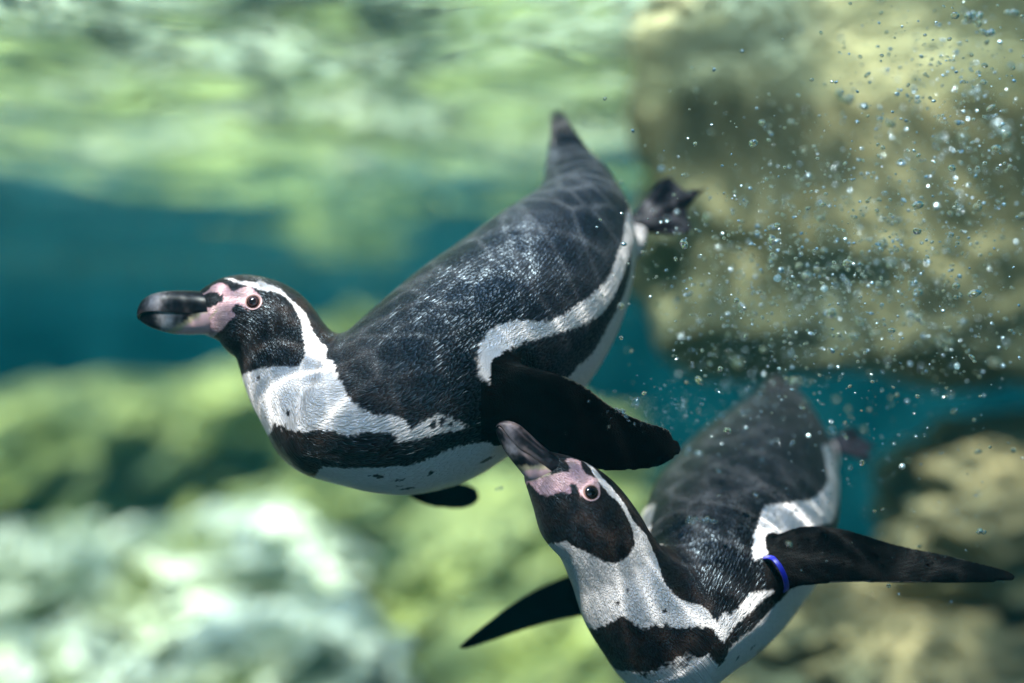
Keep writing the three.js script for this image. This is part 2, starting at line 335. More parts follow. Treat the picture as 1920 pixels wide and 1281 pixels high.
const B2b = [
  [1270, 1180, 1.132, 125, 122, 118, 0.4, 0.75, 0.5], [1322, 1115, 1.156, 155, 145, 142, -0.1, 0.75, 0.65], [1355, 1050, 1.196, 165, 158, 165, -0.3, 0.55, 0.8], [1385, 980, 1.244, 155, 170, 175, -0.3, 0.5, 0.8],
  [1418, 905, 1.292, 125, 140, 152, -0.3, 0.45, 0.85], [1442, 840, 1.332, 85, 95, 115, -0.3, 0.4, 0.87], [1455, 785, 1.364, 50, 50, 75, -0.2, 0.4, 0.9], [1458, 740, 1.388, 20, 20, 42, -0.2, 0.4, 0.9], [1458, 712, 1.404, 5, 5, 12, -0.2, 0.4, 0.9],
];
const B2L = [[1425, 1078, 1.130, 16, 16, 30, 0.1, 0.35, 0.93], [1464, 1060, 1.110, 14, 14, 45, 0.1, 0.35, 0.93], [1512, 1042, 1.104, 13, 13, 56, 0.1, 0.35, 0.93], [1580, 1042, 1.102, 10, 10, 52, 0.1, 0.35, 0.93], [1680, 1057, 1.107, 8, 8, 37, 0.1, 0.3, 0.93], [1780, 1068, 1.102, 6, 6, 27, 0, 0.3, 0.93], [1850, 1076, 1.102, 4, 4, 18, 0, 0.3, 0.93], [1894, 1081, 1.102, 3, 3, 10, 0, 0.3, 0.93], [1903, 1081, 1.102, 2, 2, 4, 0, 0.3, 0.93]];
const B2R = [[1140, 1105, 1.222, 14, 14, 45, 0.1, 0.3, 1], [1060, 1122, 1.222, 11, 11, 38, 0.1, 0.3, 1], [990, 1148, 1.212, 8, 8, 30, 0.1, 0.3, 1], [920, 1184, 1.202, 6, 6, 18, 0.1, 0.3, 1], [880, 1206, 1.192, 4, 4, 10, 0, 0.3, 1], [862, 1215, 1.192, 2, 2, 4, 0, 0.3, 1]];
const B1leg = [[1120, 480, 1.236, 50, 50, 50, -0.5, 0.4, 0.75], [1172, 462, 1.236, 30, 34, 34, -0.5, 0.4, 0.75], [1194, 438, 1.239, 18, 20, 20, -0.5, 0.4, 0.75], [1200, 424, 1.242, 10, 10, 10, -0.5, 0.4, 0.75]];
const B2leg = [[1500, 900, 1.316, 50, 50, 50, -0.3, 0.4, 0.85], [1545, 868, 1.324, 24, 26, 26, -0.3, 0.4, 0.85], [1556, 842, 1.332, 14, 16, 16, -0.3, 0.4, 0.85], [1562, 834, 1.336, 8, 9, 9, -0.3, 0.4, 0.85]];
const made = (rows) => rows.map(([px, py, d, u, w, s, x, y, z]) => [at(px, py, d), u * MM * d, w * MM * d, s * MM * d, V(x, y, z)]);
// Plumage as areas on the skin: points are (place along the spine, degrees round from the middle of the back)
const area = (...n) => { const p = []; for (let i = 0; i < n.length; i += 2) p.push([n[i], n[i + 1] / 30]); return p; };
function inside(poly, x, y) {                                          // signed distance, below zero inside
  let d = 1e9, c = false;
  for (let i = 0, j = poly.length - 1; i < poly.length; j = i++) {
    const [ax, ay] = poly[j], [bx, by] = poly[i], ex = bx - ax, ey = by - ay, t = clamp(((x - ax) * ex + (y - ay) * ey) / (ex * ex + ey * ey + 1e-12), 0, 1);
    d = Math.min(d, (x - ax - ex * t) ** 2 + (y - ay - ey * t) ** 2);
    if ((ay > y) !== (by > y) && x < ex * (y - ay) / ey + ax) c = !c;
  }
  return c ? -Math.sqrt(d) : Math.sqrt(d);
}
const MARKS1 = {
  grow: 0.035,
  white: [
    area(1.19, 19, 1.49, 35, 1.71, 41, 1.99, 44, 2.25, 44, 2.44, 44, 2.57, 40, 2.72, 36, 2.91, 33, 3.3, 35, 3.66, 37, 4.13, 46, 4.65, 53, 4.89, 57, 5.06, 66, 4.88, 79, 4.69, 94, 4.52, 110, 4.37, 133, 4.2, 185, 5.6, 185, 5.72, 122, 5.82, 104, 6.11, 88, 6.52, 78, 6.74, 75, 6.87, 76, 6.96, 77, 7.03, 74, 7.12, 76, 7.24, 78, 7.29, 83, 7.25, 86, 7.44, 90, 7.56, 92, 7.7, 94, 7.89, 98, 8.01, 100, 7.95, 94, 7.87, 88, 7.77, 83, 7.67, 82, 7.52, 82, 7.44, 83, 7.44, 79, 7.42, 73, 7.34, 69, 7.24, 67, 7.13, 62, 7.07, 56, 7.02, 50, 7.01, 47, 6.97, 34, 6.96, 16, 5.3, 25, 4.6, 28, 4.13, 28, 3.51, 22, 3.12, 29, 2.92, 28, 2.76, 24, 2.63, 24, 2.43, 26, 2.24, 23, 2.09, 33, 1.67, 34, 1.18, 16),
    area(5.9, 185, 6.26, 133, 6.45, 117, 6.68, 112, 6.93, 105, 7.19, 104, 7.29, 107, 7.41, 106, 7.57, 107, 7.66, 106, 7.8, 108, 7.98, 110, 8.12, 113, 8.24, 115, 8.8, 116, 9.25, 115, 9.55, 113, 9.74, 111, 9.95, 113, 10.19, 111, 10.38, 109, 10.59, 109, 10.79, 108, 10.86, 108, 11.2, 106, 11.6, 96, 12, 92, 12.3, 105, 12.5, 185),
    area(8.43, 78, 8.52, 70, 8.64, 65, 8.8, 62, 8.99, 62, 9.2, 65, 9.48, 72, 9.67, 77, 9.85, 79, 10.11, 81, 10.37, 84, 10.56, 85, 10.78, 87, 10.89, 87, 11.1, 85, 11.36, 86, 11.65, 84, 12, 88, 11.6, 98, 11.15, 97, 11, 97, 10.85, 96, 10.74, 97, 10.59, 97, 10.36, 97, 10.13, 93, 9.94, 90, 9.8, 86, 9.64, 83, 9.36, 79, 9.19, 76, 9, 75, 8.79, 73, 8.64, 77, 8.5, 86),
  ],
  pink: [area(-1, 41, 0.77, 41, 0.86, 31, 1.05, 28, 1.2, 35, 1.39, 47, 1.51, 56, 1.66, 58, 1.78, 52, 1.91, 47, 2.08, 44, 2.27, 50, 2.43, 54, 2.52, 60, 2.55, 69, 2.5, 76, 2.38, 82, 2.2, 83, 2.13, 81, 1.94, 78, 1.79, 80, 1.69, 88, 1.74, 92, 1.96, 96, 1.79, 101, 1.59, 109, 1.47, 117, 1.21, 130, 0.93, 145, 0.47, 175, 0.17, 175, 0.3, 185, -1, 185)],
  wedge: area(-1, 46, 0.77, 46, 1, 52, 1.18, 58, 1.31, 62, 1.35, 69, 1.24, 76, 1.07, 80, 0.78, 82, -1, 82), yellow: [area(0.06, 166, 0.36, 126, 0.78, 104, 0.97, 96, 1.1, 89), 0.05],
  spots: area(7.52, 119, 7.22, 119, 7.25, 128, 7.34, 133, 7.76, 152, 7.64, 157, 7.02, 114, 4.67, 118, 5.76, 98, 7.79, 89, 7.87, 93, 7.68, 87, 8.4, 140, 8.1, 130),
};
const MARKS2 = {
  farSide: 0.7, grow: 0.08, paleEdge: true,
  white: [
    area(1.2, 9, 1.49, 26, 1.77, 36, 2.09, 38, 2.54, 35, 2.99, 40, 3.27, 50, 3.37, 64, 3.38, 85, 3.23, 98, 2.96, 108, 2.65, 118, 2.28, 127, 2.21, 141, 2.1, 185, 5, 185, 4.91, 147, 4.83, 121, 4.78, 103, 4.89, 97, 5.15, 91, 5.15, 79, 5.6, 57, 5.84, 42, 6.53, 52, 6.76, 57, 6.91, 61, 7.19, 64, 6.93, 50, 6.76, 48, 6.64, 45, 6.62, 38, 5.63, 32, 5.38, 38, 5.08, 42, 4.76, 41, 4.27, 29, 3.41, 21, 2.97, 32, 2.5, 26, 2.13, 25, 1.75, 21, 1.44, 9, 1.18, 1, 1.04, -5),
    area(5.7, 185, 5.75, 141, 5.73, 128, 5.8, 116, 5.79, 100, 5.8, 87, 5.82, 71, 5.98, 60, 6.34, 58, 6.57, 65, 6.84, 73, 7.11, 75, 7.34, 74, 7.8, 84, 8.4, 92, 9.1, 100, 9.7, 88, 10.25, 76, 10.8, 100, 10.8, 185),
    area(7.3, 40, 7.49, 35, 7.77, 35, 8, 34, 8.34, 46, 8.7, 56, 9.16, 62, 9.52, 64, 9.9, 59, 10.2, 55, 10.45, 66, 9.85, 80, 9.09, 78, 8.71, 68, 8.37, 60, 7.89, 50, 7.52, 45),
  ],
  pink: [area(-1, 79, 0.52, 79, 0.75, 62, 0.91, 52, 0.84, 42, 0.64, 32, 0.66, 21, 0.77, 11, 1.03, 9, 1.09, 24, 1.21, 34, 1.37, 38, 1.53, 35, 1.68, 32, 1.8, 39, 1.91, 48, 1.93, 55, 1.82, 67, 1.67, 72, 1.52, 68, 1.33, 62, 1.18, 71, 1.32, 75, 1.47, 80, 1.3, 83, 1.14, 91, 1.07, 98, 0.97, 111, 0.75, 124, 0.46, 130, 0.17, 141, 0.3, 185, -1, 185)],
  wedge: area(-1, 42, 0.84, 42, 0.91, 53, 0.79, 60, 0.55, 69, -1, 69), yellow: [area(0.1, 132, 0.24, 101, 0.45, 79, 0.66, 64), 0.11],
  spots: area(5.3, 70, 4.5, 100, 4.3, 84, 6.5, 80, 6.8, 90, 6.2, 100, 7, 110, 6.4, 120, 5.1, 62),
};
const lineDist = (p, x, y) => { let d = 1e9; for (let i = 1; i < p.length; i++) { const [ax, ay] = p[i - 1], ex = p[i][0] - ax, ey = p[i][1] - ay, t = clamp(((x - ax) * ex + (y - ay) * ey) / (ex * ex + ey * ey), 0, 1); d = Math.min(d, Math.hypot(x - ax - ex * t, y - ay - ey * t)); } return d; };
const BLACK = [0.015, 0.0145, 0.017], BROWN = [0.034, 0.022, 0.019], WHITE = [0.92, 0.82, 0.82], PINK = [0.80, 0.49, 0.52], HORN = [0.55, 0.45, 0.30];
function plumage(M) {
  return (w) => {
    const { x, y, z } = w, j1 = noise(x * 330, y * 330, z * 330), j2 = noise(x * 620, y * 620, z * 620 + 9), j3 = noise(x * 90, y * 90, z * 90);
    if (w.part === 'leg') return mix3(WHITE, [0.05, 0.045, 0.05], clamp((w.s - 0.052 + j1 * 0.004) * 300, 0, 1));
    if (w.part === 'flipper' && w.name !== 1) { const e = Math.sin(w.a); if (e < -0.985 + j1 * 0.03 && w.s > 0.10) return [0.13, 0.125, 0.10]; if (M.paleEdge && e > 0.975 + j1 * 0.02 && w.s > 0.07 && w.s < 0.16) return [0.34, 0.26, 0.24]; }
    if (w.part === 'flipper') return mix3([0.0025, 0.0025, 0.003], [0.0042, 0.0038, 0.0042], clamp(0.5 + j3, 0, 1));
    const body = w.node > 5.2, S = w.node, A = Math.abs(w.a) * 57.296 / 30 * (w.a < 0 && S > 6 ? M.farSide ?? 1 : 1);
    const s = S + (j1 * 0.7 + j2 * 0.5) * (body ? 0.055 : 0.05) + j3 * 0.02, a = A + (noise(x * 330 + 40, y * 330, z * 330) * 0.7 + noise(x * 620 + 40, y * 620, z * 620) * 0.5) * (body ? 0.075 : 0.09);
    let c = mix3(BLACK, BROWN, clamp(0.35 + j3 * 1.2, 0, 1) * (S < 6.6 || A > 1.6 ? 1 : 0.3));
    if (S > 6) c = mix3(c, [0.038, 0.042, 0.052], clamp((S - 6.3) * 0.22, 0, 1) * clamp(1.1 + j3 * 0.8, 0, 1));
    let d = 9;
    M.white.forEach((p, i) => { d = Math.min(d, inside(p, s, a) - (i === 2 ? M.grow : 0)); });
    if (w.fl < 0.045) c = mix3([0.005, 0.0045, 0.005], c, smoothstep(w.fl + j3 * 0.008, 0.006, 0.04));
    const edge = S > 8 ? 0.03 : 0.02;
    if (d < edge) c = mix3(c, WHITE, smoothstep(-d, -edge, edge));
    if (d < 0) for (const [q, e] of M.spots) { const r = Math.hypot((s - q) * 1.2, (a - e) * 0.9), big = 0.04 + 0.035 * Math.abs(Math.sin(q * 91)); if (r < big) c = mix3(c, [0.045, 0.04, 0.045], smoothstep(big - r, 0, 0.012)); }
    if (S < 3.2) {
      const k1 = noise(x * 700, y * 700, z * 700) * 0.03, dp = inside(M.pink[0], S + k1, A + k1 * 2);
      if (dp < 0.02) {
        const fine = 1 - 0.12 * clamp(noise(x * 900, y * 900, z * 900) * 2, 0, 1);
        let p = [PINK[0] * fine, PINK[1] * fine * (0.98 + j3 * 0.1), PINK[2] * fine];
        const ly = lineDist(M.yellow[0], S, A);
        if (ly < M.yellow[1]) p = mix3(p, HORN, smoothstep(M.yellow[1] - ly, 0, M.yellow[1] * 0.7));
        c = mix3(c, p, smoothstep(-dp, -0.02, 0.02));
      }
      const dw = inside(M.wedge, S + j2 * 0.08, A + j1 * 0.12);
      if (dw < 0.02) c = mix3(c, BLACK, smoothstep(-dw, -0.02, 0.02));
    }
    return c;
  };
}
// Feathers lie in rows like small scales: each rises towards its tip and drops to the next.
const featherHeight = (u, v, n, m, jit) => {
  let h = 0;
  const i0 = Math.floor(u * n), j0 = Math.floor(v * m);
  for (let i = i0 - 2; i <= i0 + 1; i++) for (let j = j0 - 1; j <= j0 + 1; j++) {
    const a = ((i % n) + n) % n, b = ((j % m) + m) % m, r1 = Math.abs(Math.sin(a * 127.1 + b * 311.7) * 43758.5) % 1, r2 = Math.abs(Math.sin(a * 269.5 + b * 183.3) * 43758.5) % 1;
    const x = u * n - i - (r1 - 0.5) * jit, y = v * m - j - 0.5 - (i & 1 ? 0.5 : 0) - (r2 - 0.5) * jit;
    const t = x / 1.7, e = 1 - (y / 0.72) ** 2 - (2 * t - 0.75) ** 4 * 0.42;
    if (t > 0 && t < 1 && e > 0) h = Math.max(h, (0.15 + 0.85 * t) * Math.min(1, e * 2.6) * (0.82 + 0.18 * r2));
  }
  return h;
};
// On the trunk the rows run together into wavy lines across the body.
const wob = (u, v) => { const t = 2 * Math.PI; return 0.45 * Math.sin(t * (3 * v + 0.4 * Math.sin(t * u * 2))) + 0.35 * Math.sin(t * (7 * v + 2 * u) + 1) + 0.22 * Math.sin(t * (17 * v - 3 * u) + 2) + 0.15 * Math.sin(t * (29 * v + 5 * u)); };
const rows = (u, v) => {
  const p = u * 24 + wob(u, v), r = Math.floor(p), sh = Math.abs(Math.sin(r * 91.7) * 437.5) % 1, c = Math.abs((((v * 30 + sh + 0.25 * Math.sin(2 * Math.PI * 3 * u)) % 1) + 1) % 1 - 0.5) * 2;
  const q = p - r + 0.30 * c * c, f = q - Math.floor(q);
  return clamp((f < 0.86 ? f / 0.86 : (1 - f) / 0.14) * (0.75 + 0.25 * Math.sin((r + v * 30) * 5.1) ** 2), 0, 1);
};
const feather = (u, v) => 0.86 * rows(u, v) + 0.14 * featherHeight(u, v, 58, 80, 0.9);
const featherBump = tex(1024, (u, v) => { const h = feather(u, v); return [h, h, h]; }, 0.1);
const featherTint = tex(1024, (u, v) => { const t = 0.86 + 0.14 * clamp(feather(u, v) * 1.25, 0, 1); return [t, t, t]; }, 0.1, false);
const featherGloss = (() => { const n = 1024, d = new Uint8Array(n * n * 4); for (let y = 0; y < n; y++) for (let x = 0; x < n; x++) { d[(y * n + x) * 4 + 3] = 255 * clamp(feather(x / n, y / n) * 1.35 - 0.1, 0.06, 1); } const t = new THREE.DataTexture(d, n, n); t.wrapS = t.wrapT = THREE.RepeatWrapping; t.magFilter = THREE.LinearFilter; t.repeat.setScalar(1 / 0.1); t.needsUpdate = true; return t; })();
const flipperMat = new THREE.MeshPhysicalMaterial({ vertexColors: true, map: featherTint, bumpMap: featherBump, bumpScale: 0.0004, roughness: 0.55, specularIntensity: 0.1 });
const featherMat = new THREE.MeshPhysicalMaterial({ vertexColors: true, map: featherTint, bumpMap: featherBump, bumpScale: 0.0008, roughness: 0.33, ior: 1.6, specularIntensity: 1, specularIntensityMap: featherGloss, specularColor: new THREE.Color().setRGB(0.7, 0.85, 1) });

// Horny bill: rows = point on the gape, point on the outer edge, half width, all at the photograph's scale
function bill(rows, d, flip, sideDir, shade) {
  const n = 48, P = [], C = [], I = [], st = [];
  for (let i = 0; i < rows.length - 1; i++) for (let k = 0; k < 14 + (i === rows.length - 2); k++) st.push(rows[i].map((q, c) => lerp(q, rows[i + 1][c], k / 14)));
  for (let pass = 0; pass < 24; pass++) for (let i = 1; i < st.length - 1; i++) st[i] = st[i].map((q, c) => q * 0.5 + (st[i - 1][c] + st[i + 1][c]) * 0.25);
  st.forEach((q, i) => {
    const G = at(q[0], q[1], d), E = at(q[2], q[3], d), U = E.clone().sub(G), W = sideDir.clone().multiplyScalar(q[4] * MM * d);
    for (let k = 0; k < n; k++) {
      const t = (k / n) * 2 * Math.PI, cs = Math.cos(t), sn = Math.sin(t), up = sn > 0 ? Math.pow(sn, 0.85) : sn * 0.03;
      const p = G.clone().addScaledVector(U, up).addScaledVector(W, Math.sign(cs) * Math.pow(Math.abs(cs), 0.9) * (sn < 0 ? 0.94 : 1));
      P.push(p.x, p.y, p.z);
      C.push(...shade(i / (st.length - 1), Math.max(up, 0), p));
    }
    if (i) for (let k = 0; k < n; k++) { const a = (i - 1) * n + k, b = (i - 1) * n + (k + 1) % n; flip ? I.push(a, b, a + n, b, b + n, a + n) : I.push(a, a + n, b, b, a + n, b + n); }
  });
  for (const e of [0, st.length - 1]) { const c = P.length / 3, q = [0, 0, 0]; for (let k = 0; k < n; k++) for (let x = 0; x < 3; x++) q[x] += P[(e * n + k) * 3 + x] / n; P.push(...q); C.push(...C.slice(e * n * 3, e * n * 3 + 3)); for (let k = 0; k < n; k++) (e > 0) !== flip ? I.push(e * n + k, e * n + (k + 1) % n, c) : I.push(e * n + (k + 1) % n, e * n + k, c); }
  const g = new THREE.BufferGeometry();
  g.setAttribute('position', new THREE.Float32BufferAttribute(P, 3)); g.setAttribute('color', new THREE.Float32BufferAttribute(C, 3)); g.setIndex(I);
  g.computeVertexNormals();
  return g;
}
const hornShade = (bandAt, wide, paleEdge, pale, skin, streak = 0) => (t, u, p) => {
  const n = noise(p.x * 260, p.y * 260, p.z * 260), f = noise(p.x * 700, p.y * 700, p.z * 700) + 0.8 * noise(t * 7, u * 26, bandAt * 9);
  let c = mix3([0.005, 0.005, 0.007], [0.016, 0.016, 0.023], clamp(0.3 + n + f * 0.5, 0, 1));
  c = mix3(c, pale, Math.exp(-(((t - bandAt + n * 0.05) / wide) ** 2)) * clamp(0.95 - Math.abs(u - 0.45) * 0.9 + f * 0.25, 0, 1));
  c = mix3(c, [0.36, 0.26, 0.27], streak * clamp(noise(t * 3.2 + 5, u * 4.5, bandAt * 40) * 2.2 + 0.1 - u * 0.5, 0, 1) * smoothstep(t, 0.2, 0.45));
  if (skin) {                                                           // the bare skin reaches along the lower edge
    const k = t - 0.09 - skin * (0.06 + u) + n * 0.03;
    if (k < 0.1) c = mix3(c, HORN, smoothstep(0.1 - k, 0, 0.06) * 0.9);
    if (k < 0.02) c = mix3(c, PINK, smoothstep(0.02 - k, 0, 0.04));
  }
  return mix3(c, [0.40, 0.28, 0.26], paleEdge * 0.8 * clamp(1 - u * 3.2 + n * 0.3, 0, 1) * smoothstep(t, 0.1, 0.3));
};
const hornMat = new THREE.MeshPhysicalMaterial({ vertexColors: true, roughness: 0.36, specularIntensity: 0.35 });
const eyeMat = new THREE.MeshPhysicalMaterial({ vertexColors: true, roughness: 0.08, specularIntensity: 0.8 });
const lidMat = new THREE.MeshStandardMaterial({ color: new THREE.Color().setRGB(0.52, 0.32, 0.34), roughness: 0.55 });
const footMat = new THREE.MeshPhysicalMaterial({ vertexColors: true, roughness: 0.6, specularIntensity: 0.4 });
const clawMat = new THREE.MeshStandardMaterial({ color: new THREE.Color().setRGB(0.02, 0.018, 0.02), roughness: 0.35 });

function surfaceAt(segs, node, deg) {                                   // point and normal on a chain
  const g = segs.find((q) => q[19] <= node && q[20] >= node), t = (node - g[19]) / (g[20] - g[19]), a = THREE.MathUtils.degToRad(deg);
  const U = V(g[6], g[7], g[8]), W = V(g[9], g[10], g[11]), rs = lerp(g[15], g[18], t), rv = Math.cos(a) > 0 ? lerp(g[13], g[16], t) : lerp(g[14], g[17], t);
  const p = V(g[0], g[1], g[2]).addScaledVector(V(g[3], g[4], g[5]), t * g[12]).addScaledVector(U, Math.cos(a) * rv).addScaledVector(W, Math.sin(a) * rs);
  const e = 0.003, f = (dx, dy, dz) => Math.min(...segs.map((q) => segDist(q, p.x + dx, p.y + dy, p.z + dz))), d0 = f(0, 0, 0);
  const n = V(f(e, 0, 0) - f(-e, 0, 0), f(0, e, 0) - f(0, -e, 0), f(0, 0, e) - f(0, 0, -e)).normalize();
  return [p.addScaledVector(n, -d0), n];
}
function eye(parent, segs, node, deg, iris) {
  const [p, n] = surfaceAt(segs, node, deg);
  const g = new THREE.SphereGeometry(0.0088, 40, 40).rotateX(Math.PI / 2), q = g.attributes.position, c = [];
  for (let i = 0; i < q.count; i++) {
    const r = Math.hypot(q.getX(i), q.getY(i)) / 0.001;
    c.push(...(r < 3.0 || q.getZ(i) < 0 ? [0.004, 0.003, 0.004] : r < 4.5 ? mix3([0.010, 0.006, 0.006], iris, smoothstep(r, 3.0, 3.5) * 0.8) : r < 5.3 ? [0.006, 0.005, 0.006] : mix3([0.02, 0.015, 0.015], [0.22, 0.12, 0.10], smoothstep(r, 5.3, 5.6))));
  }
  g.setAttribute('color', new THREE.Float32BufferAttribute(c, 3));
  const m = put('eye', g, eyeMat, parent);
  m.position.copy(p).addScaledVector(n, -0.0062);
  m.quaternion.setFromUnitVectors(V(0, 0, 1), n);
  const lid = put('eyelid', new THREE.TorusGeometry(0.0068, 0.0008, 12, 40).scale(1.06, 1, 0.9), lidMat, m);
  lid.position.z = 0.0058;
  return m;
}
// Webbed foot: three toes fanned from the ankle, skin between them, a claw at each tip
function foot(parent, ankle, tips, thick, tone) {
  const A = at(...ankle), T = tips.map((t) => at(...t)), n = T[0].clone().sub(A).cross(T[2].clone().sub(A)).normalize();
  if (n.z < 0) n.negate();
  const parts = T.map((t) => ({ segs: chain([0, 0.3, 0.6, 0.85, 1].map((f, i) => [A.clone().lerp(t, f).addScaledVector(n, 0.003 * Math.sin(f * 3)), thick * [1.2, 0.9, 0.75, 0.7, 0.5][i], thick * [1.2, 0.9, 0.75, 0.7, 0.5][i], thick * [1.4, 1.1, 0.9, 0.85, 0.5][i], n])), name: 'toe', k: 0.004 }));
  for (const i of [0, 1]) { const m = T[i].clone().lerp(T[i + 1], 0.5), w = T[i].distanceTo(T[i + 1]) / 2; parts.push({ segs: chain([0.05, 0.42, 0.8, 0.96].map((f, q) => [A.clone().lerp(m, f), 0.002, 0.002, w * [0.5, 1.0, 1.3, 1.15][q], n])), name: 'web', k: 0.004 }); }
  const g = skin(parts, 0.0013, (w) => { const v = noise(w.x * 160, w.y * 160, w.z * 160), f = noise(w.x * 480, w.y * 480, w.z * 480); return mix3(tone, [0.055, 0.045, 0.06], clamp(v * 1.3 + f * 0.4 - 0.1, 0, 0.7)); });
  const m = put('foot', g, footMat, parent);
  T.forEach((t) => { const d = t.clone().sub(A).normalize(), c = put('claw', new THREE.ConeGeometry(thick * 0.42, thick * 2.2, 10), clawMat, m); c.position.copy(t).addScaledVector(d, thick * 0.7); c.quaternion.setFromUnitVectors(V(0, 1, 0), d); });
}
const tailMat = new THREE.MeshStandardMaterial({ color: new THREE.Color().setRGB(0.014, 0.011, 0.013), roughness: 0.55 });
function penguin(spec, label) {
  const root = new THREE.Group();
  root.name = numbered('penguin');
  scene.add(root);
  tag(root, label, 'penguin');
  const neck = chain(made(spec.neck)), trunk = chain(made(spec.trunk));
  const g = skin([{ segs: neck, name: 'body' }, { segs: trunk, name: 'body', k: 0.018, from: [6, neck.total] }, { segs: chain(made(spec.near)), name: 'flipper', k: 0.022 }, { segs: chain(made(spec.far)), name: 'flipper', k: 0.022 }, { segs: chain(made(spec.leg)), name: 'leg', k: 0.012 }], spec.h, plumage(spec.marks));
  put('body', g, [featherMat, flipperMat], root);
  const beak = new THREE.Group(); beak.name = 'beak'; root.add(beak);
  put('upper_mandible', bill(spec.upper, spec.billAt, false, spec.billSide, spec.upperShade), hornMat, beak);
  put('lower_mandible', bill(spec.lower, spec.billAt, true, spec.billSide, spec.lowerShade), hornMat, beak);
  eye(root, neck, spec.eye[0], spec.eye[1], spec.iris); eye(root, neck, spec.eye[0], -spec.eye[1], spec.iris);
  foot(root, ...spec.foot);
  const [base, tip, spread] = spec.tail.map((q) => (Array.isArray(q) ? at(...q) : q)), back = V(-0.3, 0.2, 0.93), span = tip.clone().sub(base).normalize(), wide = span.clone().cross(back).normalize();
  for (let k = -3; k <= 3; k++) {                                       // stiff tail feathers, fanned and overlapping
    const a = base.clone().addScaledVector(wide, k * spread * 0.55), b = tip.clone().addScaledVector(wide, k * spread * 0.03).addScaledVector(span, -Math.abs(k) * 0.0025 * (1 + 0.3 * Math.sin(k * 7))), up = back.clone().addScaledVector(wide, k * 0.06);
    const q = put('tail_feather', new THREE.CylinderGeometry(0.0006, 0.0038, a.distanceTo(b), 8, 4).scale(1, 1, 0.28), tailMat, root);
    q.position.copy(a).lerp(b, 0.5).addScaledVector(up, 0.0005 * Math.abs(k));
    q.quaternion.setFromRotationMatrix(new THREE.Matrix4().makeBasis(wide.clone(), b.clone().sub(a).normalize(), back));
  }
  return root;
}
const H = 0.0015;
const upperBird = penguin({
  neck: B1, trunk: B1b, near: B1L, far: B1R, leg: B1leg, h: H, marks: MARKS1, eye: [2.23, 68], iris: [0.045, 0.022, 0.024], billAt: 1.115, billSide: V(-0.1, -0.05, 1).normalize(),
  upper: [[418, 586, 418, 556, 24], [398, 585, 398, 548, 32], [375, 587, 372, 546, 31], [350, 587, 350, 545, 28], [325, 586, 325, 545, 25], [300, 583, 299, 548, 22], [282, 584, 281, 553, 18], [268, 587, 267, 563, 13], [260, 593, 259, 577, 8], [259, 598, 257, 590, 4], [263, 601, 261, 599, 1.5]],
  lower: [[418, 584, 418, 614, 24], [398, 583, 398, 627, 32], [375, 585, 372, 627, 30], [350, 585, 346, 627.5, 26], [325, 584, 320, 625, 22], [300, 581, 300, 620, 18], [284, 582, 283, 614, 14], [273, 585, 272, 608, 10], [266, 590, 265, 603, 6], [262, 595, 262, 601, 2]],
  upperShade: hornShade(0.53, 0.08, 0.12, [0.40, 0.36, 0.39]), lowerShade: hornShade(0.46, 0.08, 0.05, [0.55, 0.50, 0.52], 0.30),
  tail: [[1067, 300, 1.26], [1043, 207, 1.29], 0.012],
  foot: [[1196, 420, 1.244], [[1252, 342, 1.26], [1306, 362, 1.25], [1264, 422, 1.24]],  0.0072, [0.012, 0.012, 0.017]],
}, 'upper penguin swimming left with dark beak closed above the banded penguin');
const lowerBird = penguin({
  neck: B2, trunk: B2b, near: B2L, far: B2R, leg: B2leg, h: H, marks: MARKS2, eye: [1.68, 58], iris: [0.03, 0.02, 0.018], billAt: 1.063, billSide: V(-0.12, 0.12, 1).normalize(),
  upper: [[1052, 898, 1068, 884, 24], [1030, 880, 1052, 862, 32], [1012, 866, 1034, 849, 30], [995, 853, 1012, 831, 27], [977, 843, 993, 813, 24], [960, 824, 975, 797, 20], [949, 810, 962, 791, 15], [940, 799, 950, 788.5, 10], [934, 797, 940, 790, 6], [930, 801, 932, 795, 2.5]],
  lower: [[1052, 897, 1024, 915, 24], [1031, 879, 992, 904, 32], [1012, 866, 983, 893, 29], [995, 853, 970, 877, 25], [977, 843, 956, 860, 21], [960, 824, 944, 843, 17], [949, 812, 936, 827, 12], [941, 803, 931, 814, 8], [936, 800, 929, 806, 4]],
  upperShade: hornShade(0.66, 0.10, 0.5, [0.50, 0.36, 0.36], 0, 0.7), lowerShade: hornShade(0.56, 0.08, 0.35, [0.56, 0.44, 0.44], 0.22, 0.7),
  tail: [[1458, 765, 1.366], [1459, 704, 1.39], 0.015],
  foot: [[1562, 836, 1.336], [[1600, 808, 1.37], [1632, 838, 1.35], [1622, 858, 1.33]], 0.0060, [0.022, 0.022, 0.032]],
}, 'lower penguin pointing its pale beak up with blue band on its wing');
